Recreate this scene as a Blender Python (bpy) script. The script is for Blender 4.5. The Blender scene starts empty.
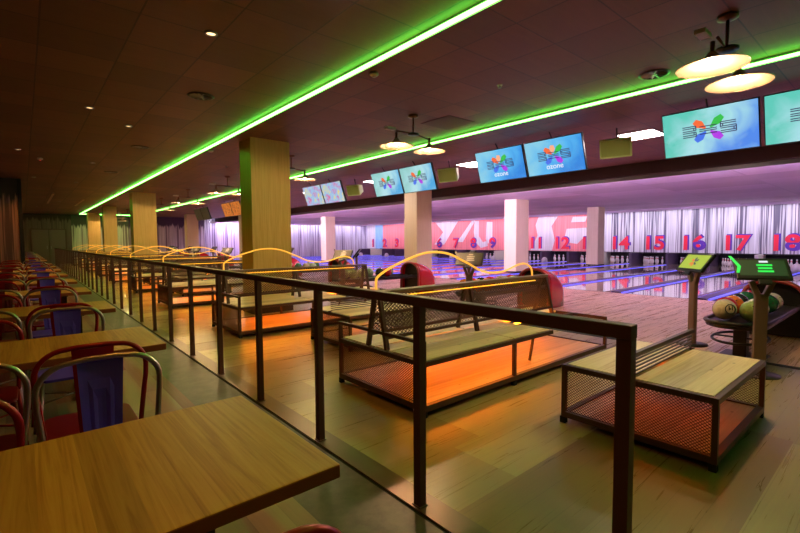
import bpy, math, random
from mathutils import Vector, Matrix
random.seed(7)
PI = math.pi
sc = bpy.context.scene
col = sc.collection

# ------------------------------------------------------------------ materials
def mat(name, color=(.5, .5, .5), rough=.5, metal=0., emit=None, strength=0., spec=None, coat=0.):
    m = bpy.data.materials.new(name); m.use_nodes = True
    b = m.node_tree.nodes['Principled BSDF']
    b.inputs['Base Color'].default_value = (*color, 1)
    b.inputs['Roughness'].default_value = rough
    b.inputs['Metallic'].default_value = metal
    if spec is not None: b.inputs['Specular IOR Level'].default_value = spec
    if coat: b.inputs['Coat Weight'].default_value = coat; b.inputs['Coat Roughness'].default_value = .08
    if emit:
        b.inputs['Emission Color'].default_value = (*emit, 1)
        b.inputs['Emission Strength'].default_value = strength
    return m

class NT:
    """small helper for procedural node trees"""
    def __init__(s, m):
        s.t = m.node_tree; s.b = s.t.nodes['Principled BSDF']
    def n(s, typ, **kw):
        nd = s.t.nodes.new(typ)
        for k, v in kw.items(): setattr(nd, k, v)
        return nd
    def link(s, a, b): s.t.links.new(a, b)
    def val(s, sock, v):
        if hasattr(v, 'is_output') or hasattr(v, 'links'): s.link(v, sock)
        else: sock.default_value = v
    def pos(s): return s.n('ShaderNodeNewGeometry').outputs['Position']
    def obj(s): return s.n('ShaderNodeTexCoord').outputs['Object']
    def sep(s, v):
        nd = s.n('ShaderNodeSeparateXYZ'); s.link(v, nd.inputs[0]); return nd.outputs
    def comb(s, x, y, z):
        nd = s.n('ShaderNodeCombineXYZ')
        for i, v in enumerate((x, y, z)): s.val(nd.inputs[i], v)
        return nd.outputs[0]
    def math(s, op, a, b=0., c=None):
        nd = s.n('ShaderNodeMath', operation=op); s.val(nd.inputs[0], a); s.val(nd.inputs[1], b)
        if c is not None: s.val(nd.inputs[2], c)
        return nd.outputs[0]
    def scale(s, v, sc3):
        nd = s.n('ShaderNodeMapping'); s.link(v, nd.inputs['Vector']); nd.inputs['Scale'].default_value = sc3
        return nd.outputs[0]
    def noise(s, v, scale=5., detail=3., rough=.55, dist=0.):
        nd = s.n('ShaderNodeTexNoise'); s.link(v, nd.inputs['Vector'])
        nd.inputs['Scale'].default_value = scale; nd.inputs['Detail'].default_value = detail
        nd.inputs['Roughness'].default_value = rough; nd.inputs['Distortion'].default_value = dist
        return nd.outputs['Fac']
    def white(s, v):
        nd = s.n('ShaderNodeTexWhiteNoise', noise_dimensions='3D'); s.link(v, nd.inputs['Vector']); return nd.outputs['Value']
    def ramp(s, f, stops, interp='LINEAR'):
        nd = s.n('ShaderNodeValToRGB'); s.link(f, nd.inputs[0]); cr = nd.color_ramp; cr.interpolation = interp
        while len(cr.elements) < len(stops): cr.elements.new(.5)
        for e, (p, c) in zip(cr.elements, stops): e.position = p; e.color = (*c, 1)
        return nd.outputs[0]
    def mix(s, f, a, b, mode='MIX'):
        nd = s.n('ShaderNodeMix', data_type='RGBA', blend_type=mode)
        s.val(nd.inputs[0], f)
        for i, v in ((6, a), (7, b)):
            if isinstance(v, tuple): nd.inputs[i].default_value = (*v, 1)
            else: s.link(v, nd.inputs[i])
        return nd.outputs[2]
    def color(s, c): s.link(c, s.b.inputs['Base Color'])
    def bump(s, f, strength=.2, dist=.01):
        nd = s.n('ShaderNodeBump'); nd.inputs['Strength'].default_value = strength; nd.inputs['Distance'].default_value = dist
        s.link(f, nd.inputs['Height']); s.link(nd.outputs[0], s.b.inputs['Normal'])

def wood(name, c1, c2, c3, axis='x', board=.12, rough=.45, grain=1., knots=True, space='obj'):
    m = mat(name, c1, rough); t = NT(m)
    p = t.obj() if space == 'obj' else t.pos()
    o = t.sep(p)
    u, v = (o[0], o[1]) if axis == 'x' else (o[1], o[0])
    bid = t.math('FLOOR', t.math('DIVIDE', v, board))
    rnd = t.white(t.comb(bid, 3.1, 0.))
    uv = t.comb(t.math('MULTIPLY', u, .7), t.math('MULTIPLY', v, 20.), t.math('ADD', t.math('MULTIPLY', rnd, 9.), t.math('MULTIPLY', o[2], 3.)))
    n1 = t.noise(uv, 1.6 * grain, 5., .6, 1.2)
    c = t.ramp(n1, [(.3, c2), (.5, c1), (.72, c3)])
    tone = t.ramp(rnd, [(0., (.74, .74, .74)), (1., (1., 1., 1.))])
    c = t.mix(1., c, tone, 'MULTIPLY')
    if knots:
        nv = t.n('ShaderNodeTexVoronoi'); t.link(t.comb(t.math('MULTIPLY', u, 3.2), t.math('MULTIPLY', v, 6.), 0.), nv.inputs['Vector']); nv.inputs['Scale'].default_value = 1.
        c = t.mix(t.ramp(nv.outputs['Distance'], [(.03, (.7,) * 3), (.075, (0.,) * 3)]), c, tuple(x * .35 for x in c2))
    t.color(c); t.bump(n1, .08, .004)
    return m

M = {}
M['steel_brown'] = mat('painted_brown_steel', (.085, .040, .032), .42, .25)
M['rail'] = mat('rail_dark_steel', (.10, .043, .040), .5, .2)
M['black'] = mat('black_plastic', (.008, .008, .010), .35)
M['rubber'] = mat('rubber', (.006, .006, .006), .8)
M['pine'] = wood('pine_boards', (.86, .72, .42), (.66, .48, .22), (.95, .82, .52), 'x', .19, .42)
M['pine_table'] = wood('pine_table_top', (.56, .31, .05), (.38, .18, .02), (.64, .39, .08), 'y', .085, .4, 1.5, knots=False)
M['table_edge'] = mat('table_edge', (.25, .07, .03), .5)
M['deck'] = wood('deck_boards', (.60, .38, .20), (.44, .24, .10), (.68, .46, .26), 'x', .3, .38)
M['red_steel'] = mat('red_painted_steel', (.30, .006, .012), .28, .35)
M['blue_steel'] = mat('blue_painted_steel', (.12, .08, .85), .35, .2)
M['chrome'] = mat('brushed_steel', (.45, .40, .38), .28, 1.)
M['darkred_steel'] = mat('dark_red_steel', (.12, .006, .012), .35, .3)
M['tube'] = mat('amber_neon_tube', (.8, .5, .1), .4, 0, (1., .45, .05), .55)
M['ledline'] = mat('amber_led_line', (.8, .5, .1), .4, 0, (1., .42, .02), 1.1)
M['under'] = mat('orange_led_strip', (.8, .3, .05), .4, 0, (1., .245, .008), 15.)
M['under_dim'] = mat('red_led_strip', (.8, .3, .05), .4, 0, (1., .15, .01), 3.2)
M['green'] = mat('green_led', (.1, .8, .1), .4, 0, (.15, 1., .09), 9.5)
M['blueled'] = mat('blue_led', (.2, .2, .9), .4, 0, (.13, .12, 1.), .62)
M['purple_fill'] = mat('purple_fill_glow', (.5, .2, .9), .4, 0, (.80, .55, .98), 125.)  # added glow for the lane ceiling, its strip stays out of view
M['whitewash'] = mat('white_wash_led', (.9, .9, .9), .4, 0, (.95, .90, 1.), 28.)
M['panel_light'] = mat('panel_light_diffuser', (.9, .9, .9), .4, 0, (1., .80, .80), 20.)
M['alu'] = mat('aluminium', (.30, .29, .28), .4, .9)
M['white_plastic'] = mat('white_plastic', (.62, .60, .56), .45)
M['shade_out'] = mat('lamp_shade_enamel', (.30, .24, .17), .4)
M['shade_in'] = mat('lamp_shade_inside', (.22, .15, .11), .5)
M['bulb'] = mat('bulb_glow', (1, 1, 1), .4, 0, (1., .66, .42), 34.)
M['copper'] = mat('brown_lamp_stem', (.20, .06, .035), .4, .6)
M['speaker'] = mat('speaker_case', (.66, .98, .55), .6)
M['grille'] = mat('speaker_grille', (.42, .68, .28), .8)
M['hood'] = mat('glossy_red_hood', (.55, .012, .022), .22, 0, coat=.6)
M['hood_rim'] = mat('hood_rim', (.34, .03, .035), .3, coat=.4)
M['dark_metal'] = mat('dark_metal', (.045, .035, .035), .38, .6)
M['pole'] = mat('console_pole', (.20, .13, .10), .4, .35)
M['black_wall'] = mat('matt_black', (.010, .008, .012), .9)
M['bulkhead'] = mat('bulkhead_brown', (.040, .018, .018), .6)
M['pin'] = mat('pin_white', (.55, .53, .55), .25)
M['pinred'] = mat('pin_red', (.6, .02, .03), .3)
M['gutter'] = mat('gutter_dark', (.055, .03, .09), .25, .2)
M['capping'] = mat('lane_capping', (.06, .035, .085), .35)
M['num_red'] = mat('number_red', (.80, .015, .05), .5)
M['num_blue'] = mat('number_shadow', (.10, .03, .42), .5)
M['mural_white'] = mat('mural_white', (.72, .66, .80), .6)
M['sconce'] = mat('sconce_glow', (1, .7, .3), .4, 0, (1., .45, .12), 6.)
M['groove'] = mat('floor_groove', (.004, .004, .004), .9)

# ceiling panels
def ceiling_mat(name, c1, c2, seam, size=(.62, .62)):
    m = mat(name, c1, .55); t = NT(m)
    p = t.pos(); o = t.sep(p)
    a = t.math('DIVIDE', t.math('SUBTRACT', o[0], .80), size[0]); b = t.math('DIVIDE', t.math('SUBTRACT', o[1], .43), size[1])
    fa = t.math('FLOOR', a); fb = t.math('FLOOR', b)
    rnd = t.white(t.comb(fa, fb, 0.))
    g = t.noise(t.comb(t.math('MULTIPLY', o[0], 1.), t.math('MULTIPLY', o[1], 14.), rnd), 2., 4., .6)
    c = t.mix(g, c1, c2)
    tone = t.ramp(rnd, [(0., (.72,) * 3), (.8, (1.,) * 3), (1., (1.15,) * 3)])
    c = t.mix(1., c, tone, 'MULTIPLY')
    da = t.math('ABSOLUTE', t.math('SUBTRACT', t.math('FRACT', a), .5)); db = t.math('ABSOLUTE', t.math('SUBTRACT', t.math('FRACT', b), .5))
    e = t.math('GREATER_THAN', t.math('MAXIMUM', da, db), .489)
    c = t.mix(e, c, seam); t.color(c); t.bump(t.math('SUBTRACT', 1., e), .4, .006)
    return m
M['ceiling'] = ceiling_mat('ceiling_panels', (.20, .078, .042), (.135, .05, .030), (.05, .022, .015))
M['lane_ceiling'] = ceiling_mat('lane_ceiling_panels', (.76, .64, .80), (.70, .58, .76), (.56, .46, .62), (1.3, 2.4))

# floors
def plank_floor(name, stops, axis='x', width=.44, length=2.3, rough=.32, fine=.15):
    m = mat(name, (.4, .3, .2), rough); t = NT(m); o = t.sep(t.pos())
    u, v = (o[0], o[1]) if axis == 'x' else (o[1], o[0])
    row = t.math('FLOOR', t.math('DIVIDE', v, width))
    shift = t.math('MULTIPLY', t.white(t.comb(row, 1., 2.)), length)
    cell = t.math('FLOOR', t.math('DIVIDE', t.math('ADD', u, shift), length))
    rnd = t.white(t.comb(row, cell, 5.))
    c = t.ramp(rnd, stops, 'CONSTANT')
    g = t.noise(t.comb(t.math('MULTIPLY', u, .8), t.math('MULTIPLY', v, 22.), rnd), 1.5, 5., .65, 1.)
    c = t.mix(1., c, t.ramp(g, [(.3, (.86,) * 3), (.7, (1.04,) * 3)]), 'MULTIPLY')
    fv = t.math('ABSOLUTE', t.math('SUBTRACT', t.math('FRACT', t.math('DIVIDE', v, fine)), .5))
    c = t.mix(t.math('GREATER_THAN', fv, .488), c, t.mix(.22, c, (.03, .02, .015)))
    t.color(c)
    t.link(t.ramp(g, [(.2, (rough * .7,) * 3), (.8, (rough * 1.4,) * 3)]), t.b.inputs['Roughness'])
    return m
M['floor_bowl'] = plank_floor('vinyl_planks_concourse', [(0., (.31, .25, .10)), (.25, (.22, .145, .06)), (.45, (.40, .35, .14)), (.7, (.25, .18, .08)), (.88, (.35, .28, .12))], 'x', .46, 3.1, .30)
M['floor_dine'] = plank_floor('vinyl_planks_dining', [(0., (.28, .20, .12)), (.22, (.18, .055, .04)), (.40, (.34, .26, .15)), (.62, (.20, .15, .10)), (.82, (.14, .10, .08))], 'y', .15, 1.4, .35)
M['dark_strip'] = mat('dark_slate_strip', (.075, .062, .050), .38); _t = NT(M['dark_strip'])
_g = _t.noise(_t.pos(), 9., 6., .7); _t.color(_t.ramp(_g, [(.35, (.05, .042, .034)), (.65, (.10, .082, .066))]))
M['sill'] = mat('bronze_sill', (.17, .115, .085), .30, .5)
M['floor_app'] = plank_floor('approach_boards', [(0., (.66, .38, .25)), (.3, (.58, .33, .21)), (.6, (.70, .42, .28)), (.85, (.62, .35, .23))], 'x', .10, 2.0, .28, .10)
M['lane'] = plank_floor('lane_boards', [(0., (.50, .34, .24)), (.5, (.56, .39, .28)), (.8, (.46, .31, .22))], 'x', .052, 30., .07, .052)
for _l in M['lane'].node_tree.links:
    if _l.to_socket.name == 'Roughness': M['lane'].node_tree.links.remove(_l); break
NT(M['lane']).b.inputs['Coat Weight'].default_value = .8; NT(M['lane']).b.inputs['Coat Roughness'].default_value = .03

def streaks(name, along, base, dark, top=None, density=1., warm=None):
    """curtain-like painted vertical streaks; along 0 = x, 1 = y"""
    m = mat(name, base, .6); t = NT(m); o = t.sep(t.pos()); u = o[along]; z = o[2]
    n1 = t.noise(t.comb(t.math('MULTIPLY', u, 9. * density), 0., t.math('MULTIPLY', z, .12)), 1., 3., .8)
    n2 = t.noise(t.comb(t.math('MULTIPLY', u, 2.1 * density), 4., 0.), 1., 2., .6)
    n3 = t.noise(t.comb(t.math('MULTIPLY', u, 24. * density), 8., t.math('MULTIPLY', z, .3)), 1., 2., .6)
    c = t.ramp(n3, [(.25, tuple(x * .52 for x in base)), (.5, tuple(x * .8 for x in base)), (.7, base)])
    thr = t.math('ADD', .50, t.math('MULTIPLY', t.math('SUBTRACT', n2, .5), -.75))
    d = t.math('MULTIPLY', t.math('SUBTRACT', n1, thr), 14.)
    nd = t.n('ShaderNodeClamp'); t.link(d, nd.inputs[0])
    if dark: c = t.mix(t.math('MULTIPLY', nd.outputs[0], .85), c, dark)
    if top:
        hz, tc = top
        e = t.math('SUBTRACT', z, t.math('ADD', hz, t.math('MULTIPLY', t.math('SUBTRACT', t.noise(t.comb(t.math('MULTIPLY', u, 3.3), 2., 0.), 1., 3., .9), .5), 1.9)))
        nd2 = t.n('ShaderNodeClamp'); t.link(t.math('MULTIPLY', e, 9.), nd2.inputs[0])
        c = t.mix(nd2.outputs[0], c, tc)
    t.color(c)
    return m
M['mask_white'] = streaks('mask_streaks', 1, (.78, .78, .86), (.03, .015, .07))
M['mask_red'] = streaks('mask_red_streaks', 1, (.98, .27, .30), None)
M['mask_whitish'] = streaks('mask_pale_streaks', 1, (.84, .78, .86), None)
M['mask_blue'] = streaks('mask_blue_streaks', 1, (.28, .55, .92), None)
M['wall_mural'] = streaks('end_wall_streaks', 0, (.66, .62, .80), (.10, .06, .16), None)
M['wall_drip'] = streaks('end_wall_drips', 0, (.52, .44, .52), (.10, .05, .10), (2.45, (.05, .022, .07)))
M['wall_dark'] = streaks('door_wall_drips', 0, (.17, .125, .10), (.07, .05, .045), (2.75, (.03, .015, .012)))
M['partition'] = streaks('partition_drips', 0, (.42, .20, .17), (.06, .02, .03), (2.55, (.025, .010, .010)))
M['wall_plain'] = mat('plain_dark_wall', (.10, .06, .05), .8)

def clad(name, c1, c2, scale=1.):
    m = mat(name, c1, .6); t = NT(m); o = t.sep(t.pos())
    h = t.math('ADD', o[0], t.math('MULTIPLY', o[1], 1.0))
    g = t.noise(t.comb(t.math('MULTIPLY', h, 26.), 0., t.math('MULTIPLY', o[2], 1.)), 1., 4., .7)
    t.color(t.ramp(g, [(.3, c2), (.65, c1)])); return m
M['column'] = clad('column_ply', (.72, .52, .16), (.58, .39, .09))
M['lane_column'] = clad('column_pale_ply', (.72, .62, .40), (.64, .52, .32))

# ------------------------------------------------------------------ geometry helper
class MB:
    def __init__(s): s.v = []; s.f = []; s.sm = []
    def add(s, vs, fs, smooth=False):
        k = len(s.v); s.v += [tuple(v) for v in vs]; s.f += [tuple(i + k for i in f) for f in fs]; s.sm += [smooth] * len(fs); return s
    def box(s, x0, x1, y0, y1, z0, z1, rot=None, at=None):
        vs = [Vector((x, y, z)) for z in (z0, z1) for y in (y0, y1) for x in (x0, x1)]
        if rot is not None:
            a = Vector(at or (0, 0, 0)); vs = [rot @ (v - a) + a for v in vs]
        return s.add(vs, [(0, 2, 3, 1), (4, 5, 7, 6), (0, 1, 5, 4), (2, 6, 7, 3), (0, 4, 6, 2), (1, 3, 7, 5)])
    def bar(s, a, b, w, h=None, up=(0, 0, 1)):
        a = Vector(a); b = Vector(b); h = h or w; d = (b - a).normalized(); u = Vector(up)
        if abs(d.dot(u)) > .98: u = Vector((1, 0, 0))
        r = d.cross(u).normalized() * w / 2; u2 = r.cross(d).normalized() * h / 2
        vs = [p + q for p in (a, b) for q in (-r - u2, r - u2, r + u2, -r + u2)]
        return s.add(vs, [(0, 1, 2, 3), (7, 6, 5, 4), (0, 4, 5, 1), (1, 5, 6, 2), (2, 6, 7, 3), (3, 7, 4, 0)])
    def tube(s, pts, r, seg=8, cap=True):
        pts = [Vector(p) for p in pts]; n = len(pts); rings = []; ref = None
        rr = r if isinstance(r, (list, tuple)) else [r] * n
        for i, p in enumerate(pts):
            d = (pts[min(i + 1, n - 1)] - pts[max(i - 1, 0)]).normalized()
            if ref is None:
                ref = Vector((0, 0, 1)) if abs(d.z) < .9 else Vector((1, 0, 0))
            x = (ref - d * ref.dot(d)).normalized(); y = d.cross(x); ref = x
            rings.append([p + (x * math.cos(2 * PI * k / seg) + y * math.sin(2 * PI * k / seg)) * rr[i] for k in range(seg)])
        vs = [v for ring in rings for v in ring]
        fs = [(i * seg + k, i * seg + (k + 1) % seg, (i + 1) * seg + (k + 1) % seg, (i + 1) * seg + k) for i in range(n - 1) for k in range(seg)]
        if cap: fs += [tuple(range(seg))[::-1], tuple(range((n - 1) * seg, n * seg))]
        return s.add(vs, fs, True)
    def lathe(s, prof, c=(0, 0, 0), seg=24, rot=None, cap=True):
        c = Vector(c); vs = []
        for r, z in prof:
            for k in range(seg):
                v = Vector((r * math.cos(2 * PI * k / seg), r * math.sin(2 * PI * k / seg), z))
                vs.append((rot @ v if rot else v) + c)
        n = len(prof)
        fs = [(i * seg + k, i * seg + (k + 1) % seg, (i + 1) * seg + (k + 1) % seg, (i + 1) * seg + k) for i in range(n - 1) for k in range(seg)]
        if cap: fs += [tuple(range(seg))[::-1], tuple(range((n - 1) * seg, n * seg))]
        return s.add(vs, fs, True)
    def prism(s, poly, d, f=lambda a, b, c: (a, b, c), smooth=False):
        """poly in (a, b), extruded c over d=(c0, c1); f maps (a, b, c) to xyz"""
        n = len(poly); vs = [f(a, b, c) for c in d for a, b in poly]
        s.add(vs, [tuple(range(n))[::-1], tuple(range(n, 2 * n))] )
        k = len(s.v) - 2 * n
        for i in range(n):
            j = (i + 1) % n; s.f.append((k + i, k + j, k + n + j, k + n + i)); s.sm.append(smooth)
        return s
    def lattice(s, w, h, cx, cz, t, f):
        """expanded-metal lattice over w by h; f maps (u, v, off) to xyz"""
        def strut(a, b):
            dx, dz = b[0] - a[0], b[1] - a[1]; L = math.hypot(dx, dz)
            if L < 1e-4: return
            nx, nz = -dz / L * t / 2, dx / L * t / 2
            vs = [f(p[0] + q * nx, p[1] + q * nz, o) for o in (-t / 2, t / 2) for p in (a, b) for q in (-1, 1)]
            s.add(vs, [(0, 1, 3, 2), (4, 6, 7, 5), (0, 2, 6, 4), (1, 5, 7, 3)])
        nx = int(round(w / cx)); nz = int(round(h / cz)); ax = w / nx; az = h / nz
        for i in range(nx):
            for j in range(nz):
                x, z = i * ax, j * az; m = (x + ax / 2, z + az / 2)
                if (i + j) % 2 == 0: strut((x, z), (x + ax, z + az))
                else: strut((x, z + az), (x + ax, z))
        return s
    def build(s, name, m, parent=None, bevel=0., smooth=None):
        me = bpy.data.meshes.new(name); me.from_pydata([tuple(v) for v in s.v], [], s.f); me.update()
        import bmesh
        bm = bmesh.new(); bm.from_mesh(me); bmesh.ops.recalc_face_normals(bm, faces=bm.faces)
        bm.to_mesh(me); bm.free()
        if smooth is None: me.polygons.foreach_set('use_smooth', s.sm)
        elif smooth: me.polygons.foreach_set('use_smooth', [True] * len(me.polygons))
        me.materials.append(m if not isinstance(m, str) else M[m])
        o = bpy.data.objects.new(name, me); col.objects.link(o)
        if parent: o.parent = parent
        if bevel:
            b = o.modifiers.new('bevel', 'BEVEL'); b.width = bevel; b.segments = 2; b.limit_method = 'ANGLE'; b.angle_limit = math.radians(40)
        return o

def tag(o, label=None, cat=None, group=None, kind=None):
    if label: o['label'] = label
    if cat: o['category'] = cat
    if group: o['group'] = group
    if kind: o['kind'] = kind
    return o
def empty(name, loc=(0, 0, 0), rz=0.):
    o = bpy.data.objects.new(name, None); o.location = loc; o.rotation_euler = (0, 0, rz); o.empty_display_size = .1
    col.objects.link(o); return o
def kids(o): return list(o.children)
def copy_tree(o, parent=None):
    c = o.copy(); col.objects.link(c)
    if parent: c.parent = parent
    for ch in kids(o): copy_tree(ch, c)
    return c
def box(name, m, x0, x1, y0, y1, z0, z1, parent=None, bevel=0.): return MB().box(x0, x1, y0, y1, z0, z1).build(name, m, parent, bevel)
ORD = ['first', 'second', 'third', 'fourth', 'fifth', 'sixth', 'seventh', 'eighth', 'ninth', 'tenth', 'eleventh', 'twelfth', 'thirteenth', 'fourteenth', 'fifteenth', 'sixteenth', 'seventeenth', 'eighteenth', 'nineteenth', 'twentieth', 'twenty-first', 'twenty-second', 'twenty-third', 'twenty-fourth', 'twenty-fifth', 'twenty-sixth', 'twenty-seventh', 'twenty-eighth']
def nth(k, noun):
    return ('nearest ' + noun) if k == 0 else ORD[k] + ' nearest ' + noun

# ------------------------------------------------------------------ camera (measured from the picture)
F_PX, YAW, PIT, ROL, CH = 440.6, .70686, .05755, -.00667, 1.30
cy, sy = math.cos(YAW), math.sin(YAW)
Fv = Vector((sy * math.cos(PIT), cy * math.cos(PIT), -math.sin(PIT))); Rv = Vector((cy, -sy, 0)); Uv = Rv.cross(Fv)
R2 = Rv * math.cos(ROL) + Uv * math.sin(ROL); U2 = Uv * math.cos(ROL) - Rv * math.sin(ROL)
cam = bpy.data.objects.new('camera', bpy.data.cameras.new('camera')); col.objects.link(cam)
cam.matrix_world = Matrix.Translation((0, 0, CH)) @ Matrix((R2, U2, -Fv)).transposed().to_4x4()
cam.data.sensor_width = 36; cam.data.lens = F_PX / 800 * 36; cam.data.clip_start = .05; cam.data.clip_end = 200
sc.camera = cam

# ------------------------------------------------------------------ room
H, HL = 3.15, 2.885            # main and lane ceiling heights
YB, YE = -4.0, 35.4            # wall behind the camera, far end wall
XL, XM = -2.6, 26.0            # left wall, masking plane
XBK = 11.4                     # bulkhead
XAP, XFL = 5.9, 11.0           # start of approach, foul line
def S(o): tag(o, kind='structure'); return o
S(box('floor', 'floor_dine', XL, .99, YB, YE, -.2, 0))
S(box('floor', 'dark_strip', .99, 1.375, YB, YE, -.2, 0))
S(box('trim_1', 'groove', 1.375, 1.395, YB, YE, -.2, -.004))
S(box('trim_2', 'sill', 1.395, 1.53, YB, YE, -.2, .004))
S(box('floor', 'floor_bowl', 1.53, XAP - .10, YB, YE, -.2, 0))
S(box('trim_3', 'groove', XAP - .10, XAP, YB, YE, -.2, .003))
S(box('floor', 'floor_app', XAP, XFL, YB, YE, -.2, .0))
S(box('floor', 'black_wall', XFL, 28.4, YB, YE, -.4, -.1))
S(box('ceiling', 'ceiling', XL, XBK, YB, YE, H, H + .2))
S(box('ceiling', 'lane_ceiling', XBK + .15, 28.4, YB, YE, HL, HL + .2))
S(box('trim_4', 'bulkhead', XBK, XBK + .15, YB, YE, HL - .02, H + .2))
S(box('wall_left', 'wall_plain', XL - .2, XL, YB, YE, 0, H))
S(box('wall_front', 'wall_plain', XL, 28.4, YB - .2, YB, -.2, H))
S(box('wall_right', 'black_wall', 28.4, 28.6, YB, YE, -.2, H))
S(box('wall_back', 'wall_dark', XL, 2.42, YE, YE + .2, 0, H))
M['wall_green_lit'] = streaks('end_wall_lit_drips', 0, (.85, .85, .72), (.16, .12, .12), (2.35, (.06, .07, .05)))  # paler base carries the green LED light on this wall stretch
S(box('wall_back', 'wall_green_lit', 2.42, 5.6, YE, YE + .2, 0, H))
S(box('wall_back', 'wall_drip', 5.6, 10.6, YE, YE + .2, 0, H))
S(box('wall_back', 'wall_mural', 10.6, 28.4, YE, YE + .2, 0, H))
S(box('wall_partition', 'partition', -2.6, -.06, 16.75, 17.0, 0, H))
S(box('trim_5', 'black_wall', -.06, .03, 16.72, 17.03, 0, H))
# double door in the far dark wall
d = tag(empty('double_door', (1.25, YE - .03, 0)), 'dim grey-brown double door in the dark far end wall past the tables', 'door')
for sx in (-1, 1):
    l = box('door_leaf', mat('door_leaf', (.16, .125, .10), .6), min(sx * .02, sx * .82), max(sx * .02, sx * .82), -.03, .03, 0, 2.15, d, .004)
    box('handle', 'alu', sx * .10 - .015, sx * .10 + .015, -.07, -.03, .95, 1.15, l)
MB().box(-.90, -.84, -.04, .04, 0, 2.22).box(.84, .90, -.04, .04, 0, 2.22).box(-.84, .84, -.04, .04, 2.16, 2.22).build('door_frame', 'wall_plain', d)

# columns
def column(x0, x1, y0, y1, top, m, label, zb=0.):
    c = tag(empty('column', ((x0 + x1) / 2, (y0 + y1) / 2, 0)), label, 'column')
    w, dd = (x1 - x0) / 2, (y1 - y0) / 2
    box('cladding', m, -w, w, -dd, dd, .1, top, c)
    box('plinth', 'dark_metal', -w - .01, w + .01, -dd - .01, dd + .01, zb, .1, c)
    return c
column(3.115, 3.86, 7.68, 8.2, H, 'column', 'large square plywood-clad column behind the nearest neon-topped benches')
column(3.10, 3.87, 18.65, 19.2, H, 'column', 'square plywood-clad column second along the row beside the green light line')
column(3.12, 3.70, 26.55, 27.05, H, 'column', 'square plywood-clad column third along the row beside the green light line')
column(3.05, 3.68, 32.75, 33.2, H, 'column', 'square plywood-clad column farthest along the row near the end wall')
column(9.46, 10.12, 10.25, 10.83, H, 'lane_column', 'square pale column on the approach under the pair of starburst logo screens')
column(14.42, 15.26, 10.0, 10.55, HL, 'lane_column', 'nearer square cream column among the lanes, left of number 11', .04)
column(21.13, 21.8, 10.0, 10.57, HL, 'lane_column', 'farther square cream column down the lanes, left of number 14', .04)
column(14.6, 15.3, 24.3, 24.9, HL, 'lane_column', 'square cream column far down the lanes between two groups of screens', .04)
column(21.7, 22.4, 24.3, 24.9, HL, 'lane_column', 'pale column in the far lanes just left of the approach column', .04)
column(9.3, 10.0, 24.3, 24.9, H, 'lane_column', 'distant pale column seen left of the large plywood column')
column(8.2, 8.9, 31.0, 31.6, H, 'lane_column', 'farthest pale column by the dark dripping end wall')

# ------------------------------------------------------------------ green light lines
def led_line(x, y0, y1, label, hang):
    o = tag(empty('led_light_line', (x, y0, H - .003)), label, 'light line')
    L = y1 - y0
    n = int(L / 1.2); b = MB()
    for i in range(n):
        a, c = L * i / n, L * (i + 1) / n
        b.box(-.024, .008, a, c, -.052, -.032)
    b.build('lit_diffuser', 'green', o)
    MB().box(.010, .020, 0, L, -.062, 0).box(-.006, .010, 0, L, -.031, 0).build('channel', 'alu', o)
    return o
led_line(2.775, YB + .5, 33.9, 'long green light line on the ceiling nearest the dining tables', 0)
led_line(5.85, YB + .5, 33.9, 'long green light line on the ceiling running above the approach side', 0)
o = tag(empty('led_light_line', (2.85, 34.0, H - .003)), 'short green light line crossing the ceiling in front of the far wall', 'light line')
MB().box(0, 3.0, -.02, .02, -.042, -.008).build('lit_diffuser', 'green', o)
MB().box(0, 3.0, -.03, .03, -.006, 0).build('channel', 'alu', o)

# ------------------------------------------------------------------ railing
ry0, rstep, rn = .581, .955, 35
rail = tag(empty('railing', (1.431, ry0, 0)), 'long dark brown steel railing dividing the tables from the bowling benches', 'railing')
Ltot = rstep * (rn - 1)
MB().box(-.026, .026, -.023, Ltot + .023, .99, 1.035).build('handrail', 'rail', rail, .003)
for k in range(rn):
    b = MB()
    b.box(-.021, .021, k * rstep - .023, k * rstep + .023, .006, .99)
    b.build('post', 'rail', rail, .002)
    MB().box(-.026, .026, k * rstep - .030, k * rstep + .030, .004, .010).build('foot_plate', 'sill', rail)

# ------------------------------------------------------------------ benches
def frame_box(b, x0, x1, y0, y1, z, w=.035, h=.035):
    b.box(x0, x1, y0, y0 + w, z, z + h).box(x0, x1, y1 - w, y1, z, z + h).box(x0, x0 + w, y0 + w, y1 - w, z, z + h).box(x1 - w, x1, y0 + w, y1 - w, z, z + h)

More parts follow.
